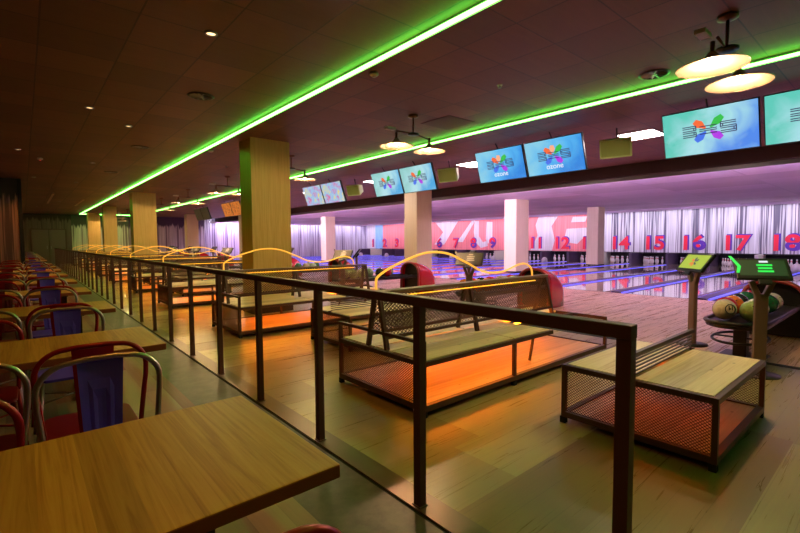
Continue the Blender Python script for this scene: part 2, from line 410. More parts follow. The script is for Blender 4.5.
def make_low():
    r = empty('bench')
    Lx, Ly = 1.18, .93
    b = MB(); frame_box(b, 0, Lx, 0, Ly, .045, .04, .04); b.build('base_frame', 'steel_brown', r)
    box('deck', 'deck', .04, Lx - .04, .04, Ly - .04, .055, .075, r)
    b = MB(); frame_box(b, 0, Lx, 0, Ly, .385, .03, .035); b.build('seat_frame', 'steel_brown', r)
    box('seat', 'pine', .03, Lx - .03, .03, .455, .395, .425, r, .002)
    box('seat', 'pine', .03, Lx - .03, .475, Ly - .03, .395, .425, r, .002)
    for x in (0, Lx - .03):
        for y in (0, Ly - .03):
            box('leg', 'steel_brown', x, x + .03, y, y + .03, .085, .385, r)
            box('foot', 'rubber', x + .002, x + .04, y + .002, y + .04, 0, .045, r)
    for x in (.012, Lx - .015):
        MB().lattice(Ly - .06, .30, .0115, .0095, .0032, lambda u, v, o, x=x: (x + o, .03 + u, .085 + v)).build('mesh_panel', 'steel_brown', r)
    b = MB(); y = Ly / 2
    b.box(0, Lx, y - .014, y + .014, .555, .585).box(0, .03, y - .014, y + .014, .42, .435).box(Lx - .03, Lx, y - .014, y + .014, .42, .435)
    b.build('divider_frame', 'steel_brown', r)
    b = MB()
    for k in range(5): b.box(.03, Lx - .03, y - .004, y + .004, .435 + k * .024, .445 + k * .024)
    b.build('divider_slats', 'steel_brown', r)
    box('under_seat_light', 'under_dim', .55, .60, .10, Ly - .10, .372, .382, r)
    return r

def make_high():
    r = empty('bench')
    Lx, Ly = 2.92, 1.13; XS = 1.76; ym = .57
    b = MB(); frame_box(b, 0, Lx, 0, Ly, .045, .04, .045); b.build('base_frame', 'steel_brown', r)
    box('deck', 'deck', .04, Lx - .04, .04, Ly - .04, .06, .082, r)
    b = MB()
    b.box(0, XS, 0, .03, .380, .415).box(0, Lx, Ly - .03, Ly, .380, .415).box(0, .03, .03, Ly - .03, .380, .415)
    b.box(XS - .03, XS, .03, .42, .380, .415).box(XS, Lx, .40, .43, .380, .415).box(Lx - .03, Lx, 0, Ly - .03, .38, .415)
    b.box(1.13, 1.16, .03, Ly - .03, .380, .395)
    b.build('seat_frame', 'steel_brown', r)
    for (x0, x1) in ((.03, 1.135), (1.155, XS - .03)):
        box('seat', 'pine', x0, x1, .03, .40, .395, .425, r, .002)
    box('seat', 'pine', .03, XS - .03, .415, .60, .395, .425, r, .002)
    for (x0, x1) in ((.03, 1.135), (1.155, Lx - .04)):
        box('seat', 'pine', x0, x1, .62, Ly - .03, .395, .425, r, .002)
    for (x, y) in ((0, 0), (XS - .64, 0), (XS + .0, 0), (Lx - .03, 0), (0, Ly - .03), (XS - .64, Ly - .03), (Lx - .03, Ly - .03)):
        if x == XS: continue
        box('leg', 'steel_brown', x, x + .03, y, y + .03, .09, .38, r)
        box('foot', 'rubber', x + .002, x + .04, y + .002, y + .04, 0, .045, r)
    MB().bar((XS - .10, .20, .09), (XS - .02, .20, .38), .02).build('brace', 'steel_brown', r)
    # arm frame with mesh on the aisle end
    b = MB()
    b.box(0, .028, 0, .028, .415, .56).box(0, .028, Ly - .028, Ly, .415, .56).box(0, .028, 0, Ly, .545, .570)
    b.build('arm_frame', 'steel_brown', r)
    MB().lattice(Ly - .06, .29, .0115, .0095, .0032, lambda u, v, o: (.013 + o, .03 + u, .09 + v)).build('mesh_panel', 'steel_brown', r)
    # backrest: three A-frames, two sloping perforated panels, top board
    for x in (.02, 1.14, 2.50):
        b = MB(); b.bar((x, ym - .125, .425), (x, ym - .025, .89), .035, .03).bar((x, ym + .125, .425), (x, ym + .025, .89), .035, .03)
        b.build('back_post', 'steel_brown', r)
    for s in (-1, 1):
        def fm(u, v, o, s=s):
            t = v / .34; return (.05 + u, ym + s * (.105 - .072 * t) + o, .53 + v)
        MB().lattice(2.44, .34, .021, .0165, .0045, fm).build('perforated_panel', 'steel_brown', r)
        b = MB(); b.bar((.02, ym + s * .108, .52), (2.52, ym + s * .108, .52), .016, .025).bar((2.51, ym + s * .108, .43), (2.50, ym + s * .033, .87), .016, .05, up=(1, 0, 0))
        b.build('panel_edge', 'steel_brown', r)
    box('top_board', mat('top_board', (.16, .10, .075), .5), .0, 2.52, ym - .05, ym + .05, .865, .895, r, .004)
    b = MB()
    n = 6
    for i in range(n):
        b.tube([(.04 + (2.20) * i / n, ym - .058, .845), (.04 + 2.20 * (i + 1) / n, ym - .058, .845)], .0045, 6)
    b.build('led_line', 'ledline', r)
    ctl = [(.01, .895), (.01, .975), (.03, 1.01), (.12, 1.06), (.26, 1.113), (.40, 1.155), (.50, 1.18), (.60, 1.195), (.71, 1.198), (.83, 1.185), (.95, 1.154), (1.06, 1.11), (1.17, 1.069), (1.32, 1.003), (1.42, .98), (1.51, .967), (1.66, .965), (1.80, .985), (1.93, 1.018), (2.03, 1.036), (2.10, 1.039), (2.18, 1.02), (2.24, .982), (2.26, .94), (2.265, .895)]
    # smooth the control line
    pts = []
    P = [Vector((x, ym, z)) for x, z in ctl]
    for i in range(len(P) - 1):
        p0, p1, p2, p3 = P[max(i - 1, 0)], P[i], P[i + 1], P[min(i + 2, len(P) - 1)]
        for k in range(3):
            t = k / 3; pts.append(.5 * ((2 * p1) + (p2 - p0) * t + (2 * p0 - 5 * p1 + 4 * p2 - p3) * t * t + (3 * p1 - p0 - 3 * p2 + p3) * t ** 3))
    pts.append(P[-1])
    MB().tube(pts, .0105, 8).build('neon_tube', 'tube', r)
    b = MB()
    b.box(.25, 2.7, ym - .02, ym + .02, .362, .378)
    b.build('under_seat_light', 'under', r)
    return r

BX, LX = 2.17, 2.87
high0 = make_high(); low0 = make_low()
hy = [2.285 + 3.6 * k for k in range(9)]; ly = [.67 + 3.6 * k for k in range(9)]
for k, y in enumerate(hy):
    o = high0 if k == 0 else copy_tree(high0)
    o.location = (BX, y, 0)
    tag(o, nth(k, 'double-sided bench with high mesh backrest and wavy amber neon tube'), 'bench', 'benches with neon-topped backrests')
first = True; j = 0
for k, y in enumerate(ly):
    if k in (2, 5): continue
    o = low0 if first else copy_tree(low0); first = False
    o.location = (LX, y, 0)
    lab = ['low steel-framed bench with mesh ends and pine seats beside the touch consoles', 'low steel-framed bench standing between the two nearest neon-topped benches'][j] if j < 2 else nth(j, 'low steel-framed pine bench without neon tube')
    tag(o, lab, 'bench', 'low benches with mesh ends'); j += 1

# ------------------------------------------------------------------ tables and chairs
TX0, TX1, TD, TP = -.63, .575, .655, 1.735
def make_table():
    r = empty('dining_table')
    top = MB().box(TX0, TX1, 0, TD, .715, .75).build('table_top', 'pine_table', r, .004)
    top.data.materials.append(M['table_edge'])
    for p in top.data.polygons:
        if abs(p.normal.z) < .5: p.material_index = 1
    xc = (TX0 + TX1) / 2
    for s in (-1, 1):
        x = xc + s * .36
        b = MB().box(x - .03, x + .03, TD / 2 - .03, TD / 2 + .03, .03, .70); b.build('leg', 'dark_metal', r)
        MB().box(x - .035, x + .035, .10, TD - .10, 0, .03).build('foot', 'dark_metal', r, .004)
        MB().box(x - .03, x + .03, .08, TD - .08, .70, .715).build('top_bracket', 'dark_metal', r)
    return r
tab0 = make_table()
tabs = [k for k in range(18) if k != 9]
for k in tabs:
    o = tab0 if k == 0 else copy_tree(tab0)
    o.location = (0, .915 + TP * k if k else .905, 0)
    tag(o, nth(k, 'rectangular pine-topped dining table left of the railing'), 'table', 'dining tables in the row beside the railing')

def splat_mesh(b):
    # tapered splat with two pressed ribs, bowed slightly
    def pt(u, v, o): # u -1..1, v 0..1
        w = .060 + .018 * v
        return (u * w, -.012 + o - .01 * (1 - u * u), .44 + v * .40)
    NU, NV = 10, 10; vs = []
    for j in range(NV + 1):
        for i in range(NU + 1):
            u = -1 + 2 * i / NU; v = j / NV
            rib = .005 if (i in (3, 7) and 0 < j < 8) or (j == 7 and 3 <= i <= 7) else 0
            vs.append(pt(u, v, rib))
    n = len(vs); vs += [(x, y - .003, z) for x, y, z in vs]
    fs = []
    for j in range(NV):
        for i in range(NU):
            a = j * (NU + 1) + i; q = (a, a + 1, a + NU + 2, a + NU + 1); fs += [q, tuple(n + t for t in q[::-1])]
    b.add(vs, fs, False)
def make_chair(frame, panel, seatm):
    """seat reaches towards +y, back plane at y = 0"""
    r = empty('metal_chair')
    pts = []
    for k in range(9):
        a = PI / 2 * k / 8; pts.append((-.205 + .11 * (1 - math.cos(a)), .0, .735 + .108 * math.sin(a)))
    hoop = [(-.178, .03, .43), (-.192, .012, .58), (-.203, .0, .68)] + pts + [(-.05, -.004, .848)]
    hoop += [(-x, y, z) for x, y, z in hoop[::-1]]
    MB().tube(hoop, .011, 8).build('back_frame', frame, r)
    b = MB(); splat_mesh(b); b.build('backrest', panel, r)
    b = MB(); poly = []
    w, d, rad = .178, .36, .06
    for (cx, cyy, a0) in ((w - rad, d - rad, 0), (-w + rad, d - rad, 90), (-w + rad, .01 + rad, 180), (w - rad, .01 + rad, 270)):
        for k in range(5):
            a = math.radians(a0 + 22.5 * k); poly.append((cx + rad * math.cos(a), cyy + rad * math.sin(a)))
    b.prism(poly, (.435, .452)); b.build('seat', seatm, r, .004)
    for sx in (-1, 1):
        MB().tube([(sx * .172, .03, .437), (sx * .205, -.045, 0)], [.013, .011], 7).build('leg', frame, r)
        MB().tube([(sx * .160, .335, .437), (sx * .200, .40, 0)], [.016, .011], 7).build('leg', frame, r)
    b = MB(); b.tube([(-.168, .32, .30), (.168, .05, .30)], .006, 6).tube([(.168, .32, .30), (-.168, .05, .30)], .006, 6)
    b.build('cross_brace', frame, r)
    return r
ch_red = make_chair('red_steel', 'red_steel', 'red_steel')
ch_blue = make_chair('chrome', 'blue_steel', 'blue_steel')
ch_dark = make_chair('chrome', 'darkred_steel', 'darkred_steel')
used = set()
def place(proto, x, y, rz, label):
    o = proto if proto.name not in used else copy_tree(proto)
    used.add(proto.name)
    o.location = (x, y, 0); o.rotation_euler = (0, 0, rz)
    tag(o, label, 'chair', 'metal chairs at the dining tables'); return o
for k in tabs:
    y0 = .905 + TP * k; w = nth(k, 'table'); jit = lambda: random.uniform(-.03, .03) if k > 1 else 0
    place(ch_red, (.215 if k else .20) + jit(), y0 - (.285 if k else .293) + jit(), jit() * 2, 'red chair near the railing, near side of the ' + w)
    place(ch_dark if k else ch_dark, -.215 + jit(), y0 - .40 + jit(), jit() * 2, 'steel-framed dark red chair, near side of the ' + w)
    place(ch_blue, .215 + jit(), y0 + 1.175 + jit(), PI + jit() * 2, 'steel-framed blue-backed chair, far side of the ' + w)
    place(ch_red, -.235 + jit(), y0 + .86 + jit(), PI + jit() * 2, 'red chair away from the railing, far side of the ' + w)

# ------------------------------------------------------------------ lanes
NB = 21
bound = [-0.65 - 1.8 + 1.8 * k for k in range(NB + 1)]
lane0 = None
num_at = lambda y: int(round(18 - (y - 3.85) / 1.8))
for k in range(NB):
    y = bound[k] + .9; n = num_at(y)
    if lane0 is None:
        r = empty('bowling_lane')
        box('lane_bed', 'lane', 0, 13.9, -.62, .62, -.1, .004, r)
        box('foul_line', 'black', -.015, .0, -.62, .62, -.1, .005, r)
        b = MB()
        for i in range(7):
            yy = (i - 3) * .15; xx = 4.2 + (3 - abs(i - 3)) * .22
            b.add([(xx, yy - .02, .0052), (xx + .16, yy, .0052), (xx, yy + .02, .0052)], [(0, 1, 2)])
        b.build('aiming_arrows', 'bulkhead', r)
        lane0 = r
    else: r = copy_tree(lane0)
    r.location = (XFL, y, 0)
    tag(r, 'glossy bowling lane leading to number %d on the mask' % n, 'bowling lane', 'bowling lanes')
div0 = None
for k in range(1, NB):
    y = bound[k]; n = num_at(y + .9)
    if div0 is None:
        r = empty('lane_divider')
        b = MB().box(.05, 13.9, -.28, -.10, -.1, -.05).box(.05, 13.9, .10, .28, -.1, -.05); b.build('gutter', 'gutter', r)
        box('capping', 'capping', 0, 13.9, -.10, .10, -.1, .035, r, .004)
        for s in (-1, 1):
            b = MB()
            for i in range(8): b.box(.1 + 13.7 * i / 8, .1 + 13.7 * (i + 1) / 8, min(s * .102, s * .145), max(s * .102, s * .145), -.012, .018)
            b.build('light_strip', 'blueled', r)
        div0 = r
    else: r = copy_tree(div0)
    r.location = (XFL, y, 0)
    tag(r, 'dark gutter divider with blue light strips between lanes %d and %d' % (n, n + 1), 'lane divider', 'gutter dividers between the lanes')

# pins
def make_pin():
    r = empty('bowling_pin')
    pr = [(.0255, 0), (.036, .02), (.050, .08), (.0605, .115), (.055, .17), (.040, .22), (.026, .26), (.0235, .28), (.028, .32), (.0323, .345), (.028, .368), (.012, .381)]
    MB().lathe(pr, seg=12).build('pin_body', 'pin', r)
    MB().lathe([(.0262, .262), (.0245, .27), (.0245, .285), (.0258, .297)], seg=12, cap=False).build('neck_stripe', 'pinred', r)
    return r
pin0 = make_pin(); pfirst = True
for k in range(2, 14):
    y = bound[k] + .9; n = num_at(y)
    if n > 18 or n < 6: continue
    for row in range(4):
        for i in range(row + 1):
            o = pin0 if pfirst else copy_tree(pin0); pfirst = False
            o.location = (XFL + 14.5 + row * .264 * .87 - .3 + .1, y + (i - row / 2) * .305, -.002)
            tag(o, 'white bowling pin with red neck stripe standing on lane %d' % n, 'bowling pin', 'bowling pins standing at the lane ends')
for k in range(NB):
    y = bound[k] + .9; n = num_at(y)
    r = tag(empty('pin_deck', (XFL + 13.97, y, 0)), 'dark pin deck under number %d at the end of its lane' % n, 'pin deck', 'pin decks under the mask')
    box('deck_boards', 'lane', 0, 1.45, -.62, .62, -.1, -.003, r)
    box('pit_curtain', 'black_wall', 1.6, 1.64, -.85, .85, -.1, .8, r)
    box('side_wall', 'white_plastic' if n % 4 == 2 else 'capping', -.05, 1.55, .72, .84, -.1, .58, r)

# round-topped ball lift covers between each pair of lanes far down
cap0 = None
for k in range(2, NB, 1):
    y = bound[k]; n = num_at(y + .9)
    if n % 2 or abs(y - 10.15) < .3: continue
    if cap0 is None:
        r = empty('lane_cover')
        pr = [(.16 * math.cos(a), .13 + .17 * math.sin(a)) for a in [PI / 2 * i / 7 for i in range(8)]][:-1]
        MB().lathe([(.16, 0)] + pr + [(.01, .30)], seg=20).build('dome', 'white_plastic', r); cap0 = r
    else: r = copy_tree(cap0)
    r.location = (22.6, y, .035)
    tag(r, 'small white domed cover on the divider right of lane %d' % n, 'dome cover', 'white domed covers down the lanes')

# ------------------------------------------------------------------ masking units with numbers
def text_mesh(body, size, ext=0., offset=0.):
    cu = bpy.data.curves.new('txt', 'FONT'); cu.body = body; cu.size = size; cu.extrude = ext; cu.offset = offset
    cu.align_x = 'CENTER'; cu.align_y = 'BOTTOM_BASELINE' if False else 'BOTTOM'
    ob = bpy.data.objects.new('txt', cu); col.objects.link(ob)
    dg = bpy.context.evaluated_depsgraph_get(); me = bpy.data.meshes.new_from_object(ob.evaluated_get(dg))
    bpy.data.objects.remove(ob); return me
def text_obj(name, body, size, m, parent, mtx, ext=0., offset=0.):
    me = text_mesh(body, size, ext, offset); me.transform(mtx); me.materials.clear(); me.materials.append(M[m] if isinstance(m, str) else m)
    o = bpy.data.objects.new(name, me); col.objects.link(o); o.parent = parent; return o
# a sign that faces -x, read with +y to the left
FACE = Matrix(((0, 0, -1, 0), (-1, 0, 0, 0), (0, 1, 0, 0), (0, 0, 0, 1)))
MB_, MT = .60, 2.86
for p in range(-1, 9):
    y0 = 2.95 + 3.6 * p; y1 = min(y0 + 3.6, YE)
    na = 18 - 2 * p
    r = tag(empty('masking_panel', (XM, y0, 0)), 'masking panel above the pins carrying lane numbers %d and %d' % (na - 1, na), 'masking panel', 'masking panels above the pins')
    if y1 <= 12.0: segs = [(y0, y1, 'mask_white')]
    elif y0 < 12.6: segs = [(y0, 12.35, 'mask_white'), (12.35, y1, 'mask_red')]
    elif y0 > 31: segs = [(y0, 32.9, 'mask_red'), (32.9, 34.1, 'mask_blue'), (34.1, YE, 'mask_whitish')]
    else: segs = [(y0, y1, 'mask_red')]
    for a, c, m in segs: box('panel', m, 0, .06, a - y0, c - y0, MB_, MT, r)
    for q in range(2):
        n = na - q; yy = .9 + 1.8 * q
        if n < 1: continue
        mt = Matrix.Translation((-.02, yy - .05, .60)) @ FACE
        text_obj('number_shadow', str(n), 1.0, 'num_blue', r, mt @ Matrix.Diagonal((1.12, 1, 1, 1)), .004, .05)
        text_obj('number', str(n), 1.0, 'num_red', r, Matrix.Translation((-.035, yy, .57)) @ FACE @ Matrix.Diagonal((1.12, 1, 1, 1)), .006, .028)
    bl = []
def mural(poly, base, name='painted_shape'):
    """pale shapes of the giant lettering painted on the red panels; split per panel by parent"""
    def clip(P, y, keep):
        out = []
        for i in range(len(P)):
            a, c = P[i - 1], P[i]; ia, ic = (a[0] - y) * keep >= 0, (c[0] - y) * keep >= 0
            if ia != ic: t = (y - a[0]) / (c[0] - a[0]); out.append((y, a[1] + t * (c[1] - a[1])))
            if ic: out.append(c)
        return out
    for p in [o for o in col.objects if o.name.startswith('masking_panel')]:
        y = p.location.y
        q = clip(poly, y, 1)
        if q: q = clip(q, y + 3.6, -1)
        if len(q) > 2: MB().prism([(a - y, b) for a, b in q], (-.008, .0), lambda a, b, c: (c, a, b)).build(name, base, p)
mural([(25.9, 2.82), (23.4, 2.82), (24.0, 2.1), (24.9, 1.0), (26.0, 1.0), (25.0, 2.0)], 'mask_whitish')
def arc(cy_, cz, ry, rz, a0, a1, n=12): return [(cy_ + ry * math.cos(a0 + (a1 - a0) * i / n), cz + rz * math.sin(a0 + (a1 - a0) * i / n)) for i in range(n + 1)]
mural([(22.0, 2.82), (21.66, 2.82), (22.9, 1.2), (23.47, 1.2)], 'mask_whitish')
mural([(21.71, 2.78), (21.32, 2.76), (21.32, 1.64), (20.94, 1.19), (20.57, 1.27), (20.47, .9), (21.12, .75), (21.65, 1.2), (21.8, 1.95)], 'mask_whitish')
mural([(20.57, 2.66), (20.07, 2.64), (20.07, 1.48), (20.47, 1.05), (20.66, 1.41)], 'mask_whitish')
mural([(16.3, 2.82), (14.9, 2.82), (15.35, 2.2), (15.1, 1.3), (15.3, .62), (16.9, .62), (16.35, 1.6), (16.5, 2.3)], 'mask_whitish')
mural([(13.9, 2.72), (13.0, 2.72), (13.1, 2.4), (14.0, 2.4)], 'mask_whitish')
mural([(14.3, 2.0), (12.7, 2.05), (12.7, 1.65), (13.3, 1.35), (13.6, 1.05), (14.2, 1.15), (14.4, 1.5)], 'mask_whitish')
mural([(28.8, 2.82), (27.9, 2.82), (28.3, 1.8), (29.2, .8), (29.8, .8), (29.1, 1.9)], 'mask_whitish')

S(box('trim_6', 'black_wall', XM - .02, XM + .08, YB, YE, .54, .60))
S(box('trim_7', 'black_wall', 27.2, 27.3, YB, YE, -.1, MT))
# wash lights: at the top of the mask, the far wall and, added out of view, behind the bulkhead
def wash(name, m, x0, x1, y0, y1, z, label, seg, axis):
    o = tag(empty(name, (x0, y0, z - .003)), label, 'wash light')
    b = MB(); L = (y1 - y0) if axis == 'y' else (x1 - x0)
    for i in range(seg):
        a, c = L * i / seg, L * (i + 1) / seg
        if axis == 'y': b.box(0, x1 - x0, a + .02, c - .02, -.035, -.01)
        else: b.box(a + .02, c - .02, 0, y1 - y0, -.035, -.01)
    b.build('lit_strip', m, o)
    b = MB(); b.box(-.01, x1 - x0 + .01, -.01, y1 - y0 + .01, -.01, 0); b.build('housing', 'alu', o)
    return o
wash('wash_light', 'whitewash', XM - 1.20, XM - 1.13, YB + .2, YE - .3, HL, 'slim white wash light along the ceiling in front of the mask', 24, 'y')
wash('wash_light', 'whitewash', 10.8, 25.0, YE - .60, YE - .53, HL, 'slim white wash light along the ceiling before the pale streaked end wall', 10, 'x')
# lips added to hide the wash strips, purple strip added behind the bulkhead
S(box('trim_20', 'lane_ceiling', XM - 1.27, XM - 1.23, YB, YE, HL - .12, HL))
S(box('trim_21', 'lane_ceiling', 10.8, XM - .7, YE - .66, YE - .62, HL - .12, HL))
o = tag(empty('added_cove_light', (XBK + .15, YB + .3, HL - .10)), 'added purple cove light hidden behind the brown bulkhead to light the lane ceiling', 'cove light')
b = MB()
for i in range(26): b.box(.03, .06, i * 1.5 + .02, i * 1.5 + 1.48, 0, .06)
b.build('lit_strip', 'purple_fill', o)
MB().box(0, .03, 0, 39, -.01, .08).build('housing', 'alu', o)
# spot glow at each cream column top
def spot(x, y, z, label, en, colr, aim=(0, 0, -1), size=70, r=.03):
    o = tag(empty('downlight', (x, y, z)), label, 'downlight')
    MB().lathe([(.055, 0), (.055, -.01), (.042, -.014)], seg=20, cap=False).build('trim_ring', 'alu', o)
    MB().lathe([(.042, -.003), (.001, -.002)], seg=16, cap=False).build('lens', 'downlens', o)
    l = bpy.data.lights.new('downlight_lamp', 'SPOT'); l.energy = en; l.color = colr; l.spot_size = math.radians(size); l.spot_blend = .8; l.shadow_soft_size = r
    lo = bpy.data.objects.new('downlight_lamp', l); col.objects.link(lo); lo.parent = o; lo.location = (0, 0, -.03)
    lo.rotation_euler = Vector(aim).to_track_quat('-Z', 'Y').to_euler()
    return o
M['downlens'] = mat('downlight_lens', (.8, .6, .3), .3, 0, (1., .62, .3), 1.5)
for (x, y, w) in ((14.6, 10.15, 'nearer cream column among the lanes'), (22.0, 10.2, 'farther cream column down the lanes'), (14.45, 24.6, 'far cream column left of the starburst screens'), (21.55, 24.6, 'pale far column beside the approach column')):
    spot(x, y, HL, 'small warm downlight grazing the ' + w, 14, (1., .72, .45), (.12, 0, -1))

# ------------------------------------------------------------------ ceiling fittings
def pendant(k, x, y):
    r = empty('pendant_lamp', (x, y, 0))
    zl = 2.66
    MB().lathe([(.075, H), (.075, H - .025), (.03, H - .04)], (0, 0, 0), 20).build('ceiling_rose', 'copper', r)
    MB().tube([(0, 0, H - .03), (0, 0, zl + .22)], .013, 8).build('stem', 'copper', r)
    MB().tube([(-.34, -.02, zl + .21), (-.10, 0, zl + .225), (.10, 0, zl + .215), (.34, .02, zl + .19)], .011, 8).build('cross_arm', 'copper', r)
    MB().lathe([(.02, zl + .20), (.085, zl + .205), (.085, zl + .225), (.02, zl + .23)], seg=20).build('hub_disc', 'dark_metal', r)
    for s, dy in ((-1, .02), (1, -.02)):
        cx = s * .31
        MB().tube([(cx, dy, zl + .20), (cx, dy, zl + .10)], .018, 8).build('lamp_holder', 'copper', r)
        sh = MB().lathe([(.025, zl + .12), (.04, zl + .10), (.06, zl + .07), (.245, zl + .008), (.245, zl + .0)], (cx, dy, 0), 36, cap=False).build('lamp_shade', 'shade_out', r)
        MB().lathe([(.243, zl + .001), (.06, zl + .058), (.035, zl + .085), (.001, zl + .09)], (cx, dy, 0), 36, cap=False).build('shade_lining', 'shade_in', sh)
        MB().lathe([(.004, zl + .012), (.022, zl + .02), (.03, zl + .038), (.022, zl + .058), (.012, zl + .075)], (cx, dy, 0), 16).build('bulb', 'bulb', sh)
    box('driver_box', 'white_plastic', -.46, -.30, .03, .11, zl + .24, zl + .275, r, .004)
    return r
p0 = pendant(0, 0, 0)
pl_ = bpy.data.lights.new('lamp_light', 'POINT'); pl_.energy = 34; pl_.color = (1., .60, .30); pl_.shadow_soft_size = .03
for s_ in (-1, 1):
    lo = bpy.data.objects.new('lamp_light', pl_); col.objects.link(lo); lo.parent = p0; lo.location = (s_ * .31, -.02 * s_, 2.664)
for k in range(9):
    o = p0 if k == 0 else copy_tree(p0)
    o.location = (4.46 if k != 0 else 4.53, (1.09 if k == 0 else 4.90 + 3.9 * (k - 1)), 0)
    tag(o, nth(k, 'twin-disc pendant lamp hanging from the brown ceiling'), 'pendant lamp', 'twin pendant lamps')

def screen_bg(name, c1, c2, c3, noise_scale=2.2, strength=.55, grad=None):
    m = mat(name, (.02, .02, .02), .25); t = NT(m); o = t.obj(); x = t.sep(o)
    n = t.noise(o, noise_scale, 3., .5, .8)
    if noise_scale < 3: n = t.math('ADD', t.math('MULTIPLY', n, .55), t.math('ADD', t.math('MULTIPLY', x[0], .42), t.math('MULTIPLY', x[1], -.25, )))
    if noise_scale < 3: n = t.math('ADD', n, .22)
    c = t.ramp(n, [(.30, c1), (.5, c2), (.72, c3)])
    t.link(c, t.b.inputs['Emission Color']); t.b.inputs['Emission Strength'].default_value = strength
    return m
M['scr_blue'] = screen_bg('screen_blue', (.25, .62, .82), (.10, .48, .90), (.03, .25, .75))
M['scr_teal'] = screen_bg('screen_teal', (.12, .60, .50), (.40, .75, .82), (.08, .26, .85))
M['scr_pale'] = screen_bg('screen_pale', (.30, .62, .60), (.45, .76, .82), (.08, .40, .75))
M['scr_mix'] = screen_bg('screen_mix', (.85, .12, .30), (.30, .60, .95), (.95, .75, .15), 5., .5)
M['scr_orange'] = screen_bg('screen_orange', (.12, .03, .01), (.75, .20, .03), (.05, .02, .02), 6., .5)
M['scr_off'] = mat('screen_off', (.008, .009, .010), .4)
for nm, c in (('pet_r', (.95, .16, .05)), ('pet_g', (.04, .55, .08)), ('pet_b', (.06, .18, .85)), ('pet_p', (.45, .05, .80)), ('pet_o', (.98, .45, .25)), ('ink', (.03, .03, .10)), ('inkw', (.85, .90, 1.)), ('lime', (.42, .55, .05)), ('gk', (.02, .95, .10)), ('gdk', (.004, .035, .010))):
    M[nm] = mat('screen_' + nm, (.02, .02, .02), .4, 0, c, .55)
def flat(b, poly, z=0.): b.prism(poly, (z, z + .0008)); return b
def make_tv(bg, logo, caption):
    """screen lies in its own x (right), y (up) plane, facing +z; hung by tv()"""
    r = empty('tv_screen'); W, Hh = 1.10, .62
    MB().box(-W / 2, W / 2, -Hh / 2, Hh / 2, -.06, -.002).build('casing', 'black', r, .006)
    dsp = MB().box(-W / 2 + .012, W / 2 - .012, -Hh / 2 + .014, Hh / 2 - .012, -.002, .001).build('display', bg, r)
    if logo:
        for nm, ang, ln in (('pet_r', 140, .20), ('pet_g', 42, .22), ('pet_b', 222, .20), ('pet_p', 318, .20)) + ((('pet_o', 92, .17),) if caption else ()):
            a = math.radians(ang); c, s_ = math.cos(a), math.sin(a)
            base = [(.035, -.008), (ln * .62, -.050), (ln, -.032), (ln * 1.02, .030), (ln * .66, .052), (.035, .010)]
            flat(MB(), [(x * c - y * s_, x * s_ + y * c + .02) for x, y in base], .0015).build('logo_petal', nm, dsp)
        b = MB(); th = .012
        def ln_(x0, y0, x1, y1):
            if abs(x1 - x0) > abs(y1 - y0): flat(b, [(x0, y0 - th / 2), (x1, y1 - th / 2), (x1, y1 + th / 2), (x0, y0 + th / 2)], .003)
            else: flat(b, [(x0 - th / 2, y0), (x0 + th / 2, y0), (x1 + th / 2, y1), (x1 - th / 2, y1)], .003)
        y0 = .02
        for dy in (.07, .045, .012, -.012, -.045, -.07):
            ln_(-.30, y0 + dy, -.14, y0 + dy)
        for dy in (.05, .012, -.012, -.05): ln_(-.10, y0 + dy, .10, y0 + dy)
        for dy in (.07, .045, .012, -.012, -.045, -.07): ln_(.14, y0 + dy, .31, y0 + dy)
        ln_(-.14, y0 - .07, -.14, y0 - .012); ln_(-.14, y0 + .012, -.14, y0 + .07)
        ln_(-.165, y0 + .012, -.165, y0 + .045); ln_(-.165, y0 - .045, -.165, y0 - .012)
        ln_(.14, y0 - .0, .14, y0 + .07); ln_(.165, y0 + .012, .165, y0 + .045); ln_(.31, y0 - .07, .31, y0 + .012); ln_(.285, y0 - .045, .285, y0 - .012)
        b.build('logo_letters', 'ink', dsp)
        if caption: text_obj('caption', 'ozone', .13, 'inkw', dsp, Matrix.Translation((0, -.235, .008)), .0015, .0)
    b = MB(); b.box(-.05, .05, .1, .2, -.11, -.06); b.tube([(0, .15, -.10), (0, .62, .10)], .012, 8); b.build('ceiling_bracket', 'dark_metal', r)
    return r
tvs = {'starburst_cap': make_tv('scr_blue', True, True), 'teal': make_tv('scr_teal', True, False), 'pale': make_tv('scr_pale', True, False), 'mix': make_tv('scr_mix', False, False), 'blue': make_tv('scr_blue', False, False), 'orange': make_tv('scr_orange', False, False), 'off': make_tv('scr_off', False, False)}
used_tv = set()
tilt = math.atan2(.2, .6)
RT = Matrix(((0, math.sin(tilt) * -1, -math.cos(tilt)), (-1, 0, 0), (0, math.cos(tilt), -math.sin(tilt)))).to_4x4()
def tv(kind, y, label, turn=0.):
    p = tvs[kind]; o = p if kind not in used_tv else copy_tree(p); used_tv.add(kind)
    o.matrix_world = Matrix.Translation((7.10, y, 2.76)) @ Matrix.Rotation(turn, 4, 'Z') @ RT
    tag(o, label, 'screen', 'screens hung above the approach')
pairs = [(2.445, 'teal', 'hanging screen with coloured starburst logo on pale teal'), (5.87, 'starburst_cap', 'hanging blue screen with starburst logo and white caption'), (9.37, 'pale', 'hanging pale screen with starburst logo, above the approach column'), (13.1, 'mix', 'hanging screen of many-coloured swirls right of the large plywood column'), (16.9, 'blue', 'hanging plain blue screen left of the large plywood column'), (20.9, 'orange', 'distant hanging screen with dark orange picture'), (25.2, 'off', 'far hanging screen that is switched off')]
for y, kd, lab in pairs:
    tv(kd, y - .56, lab + ', left of its pair'); tv(kd, y - .56 - 1.14, lab + ', right of its pair')

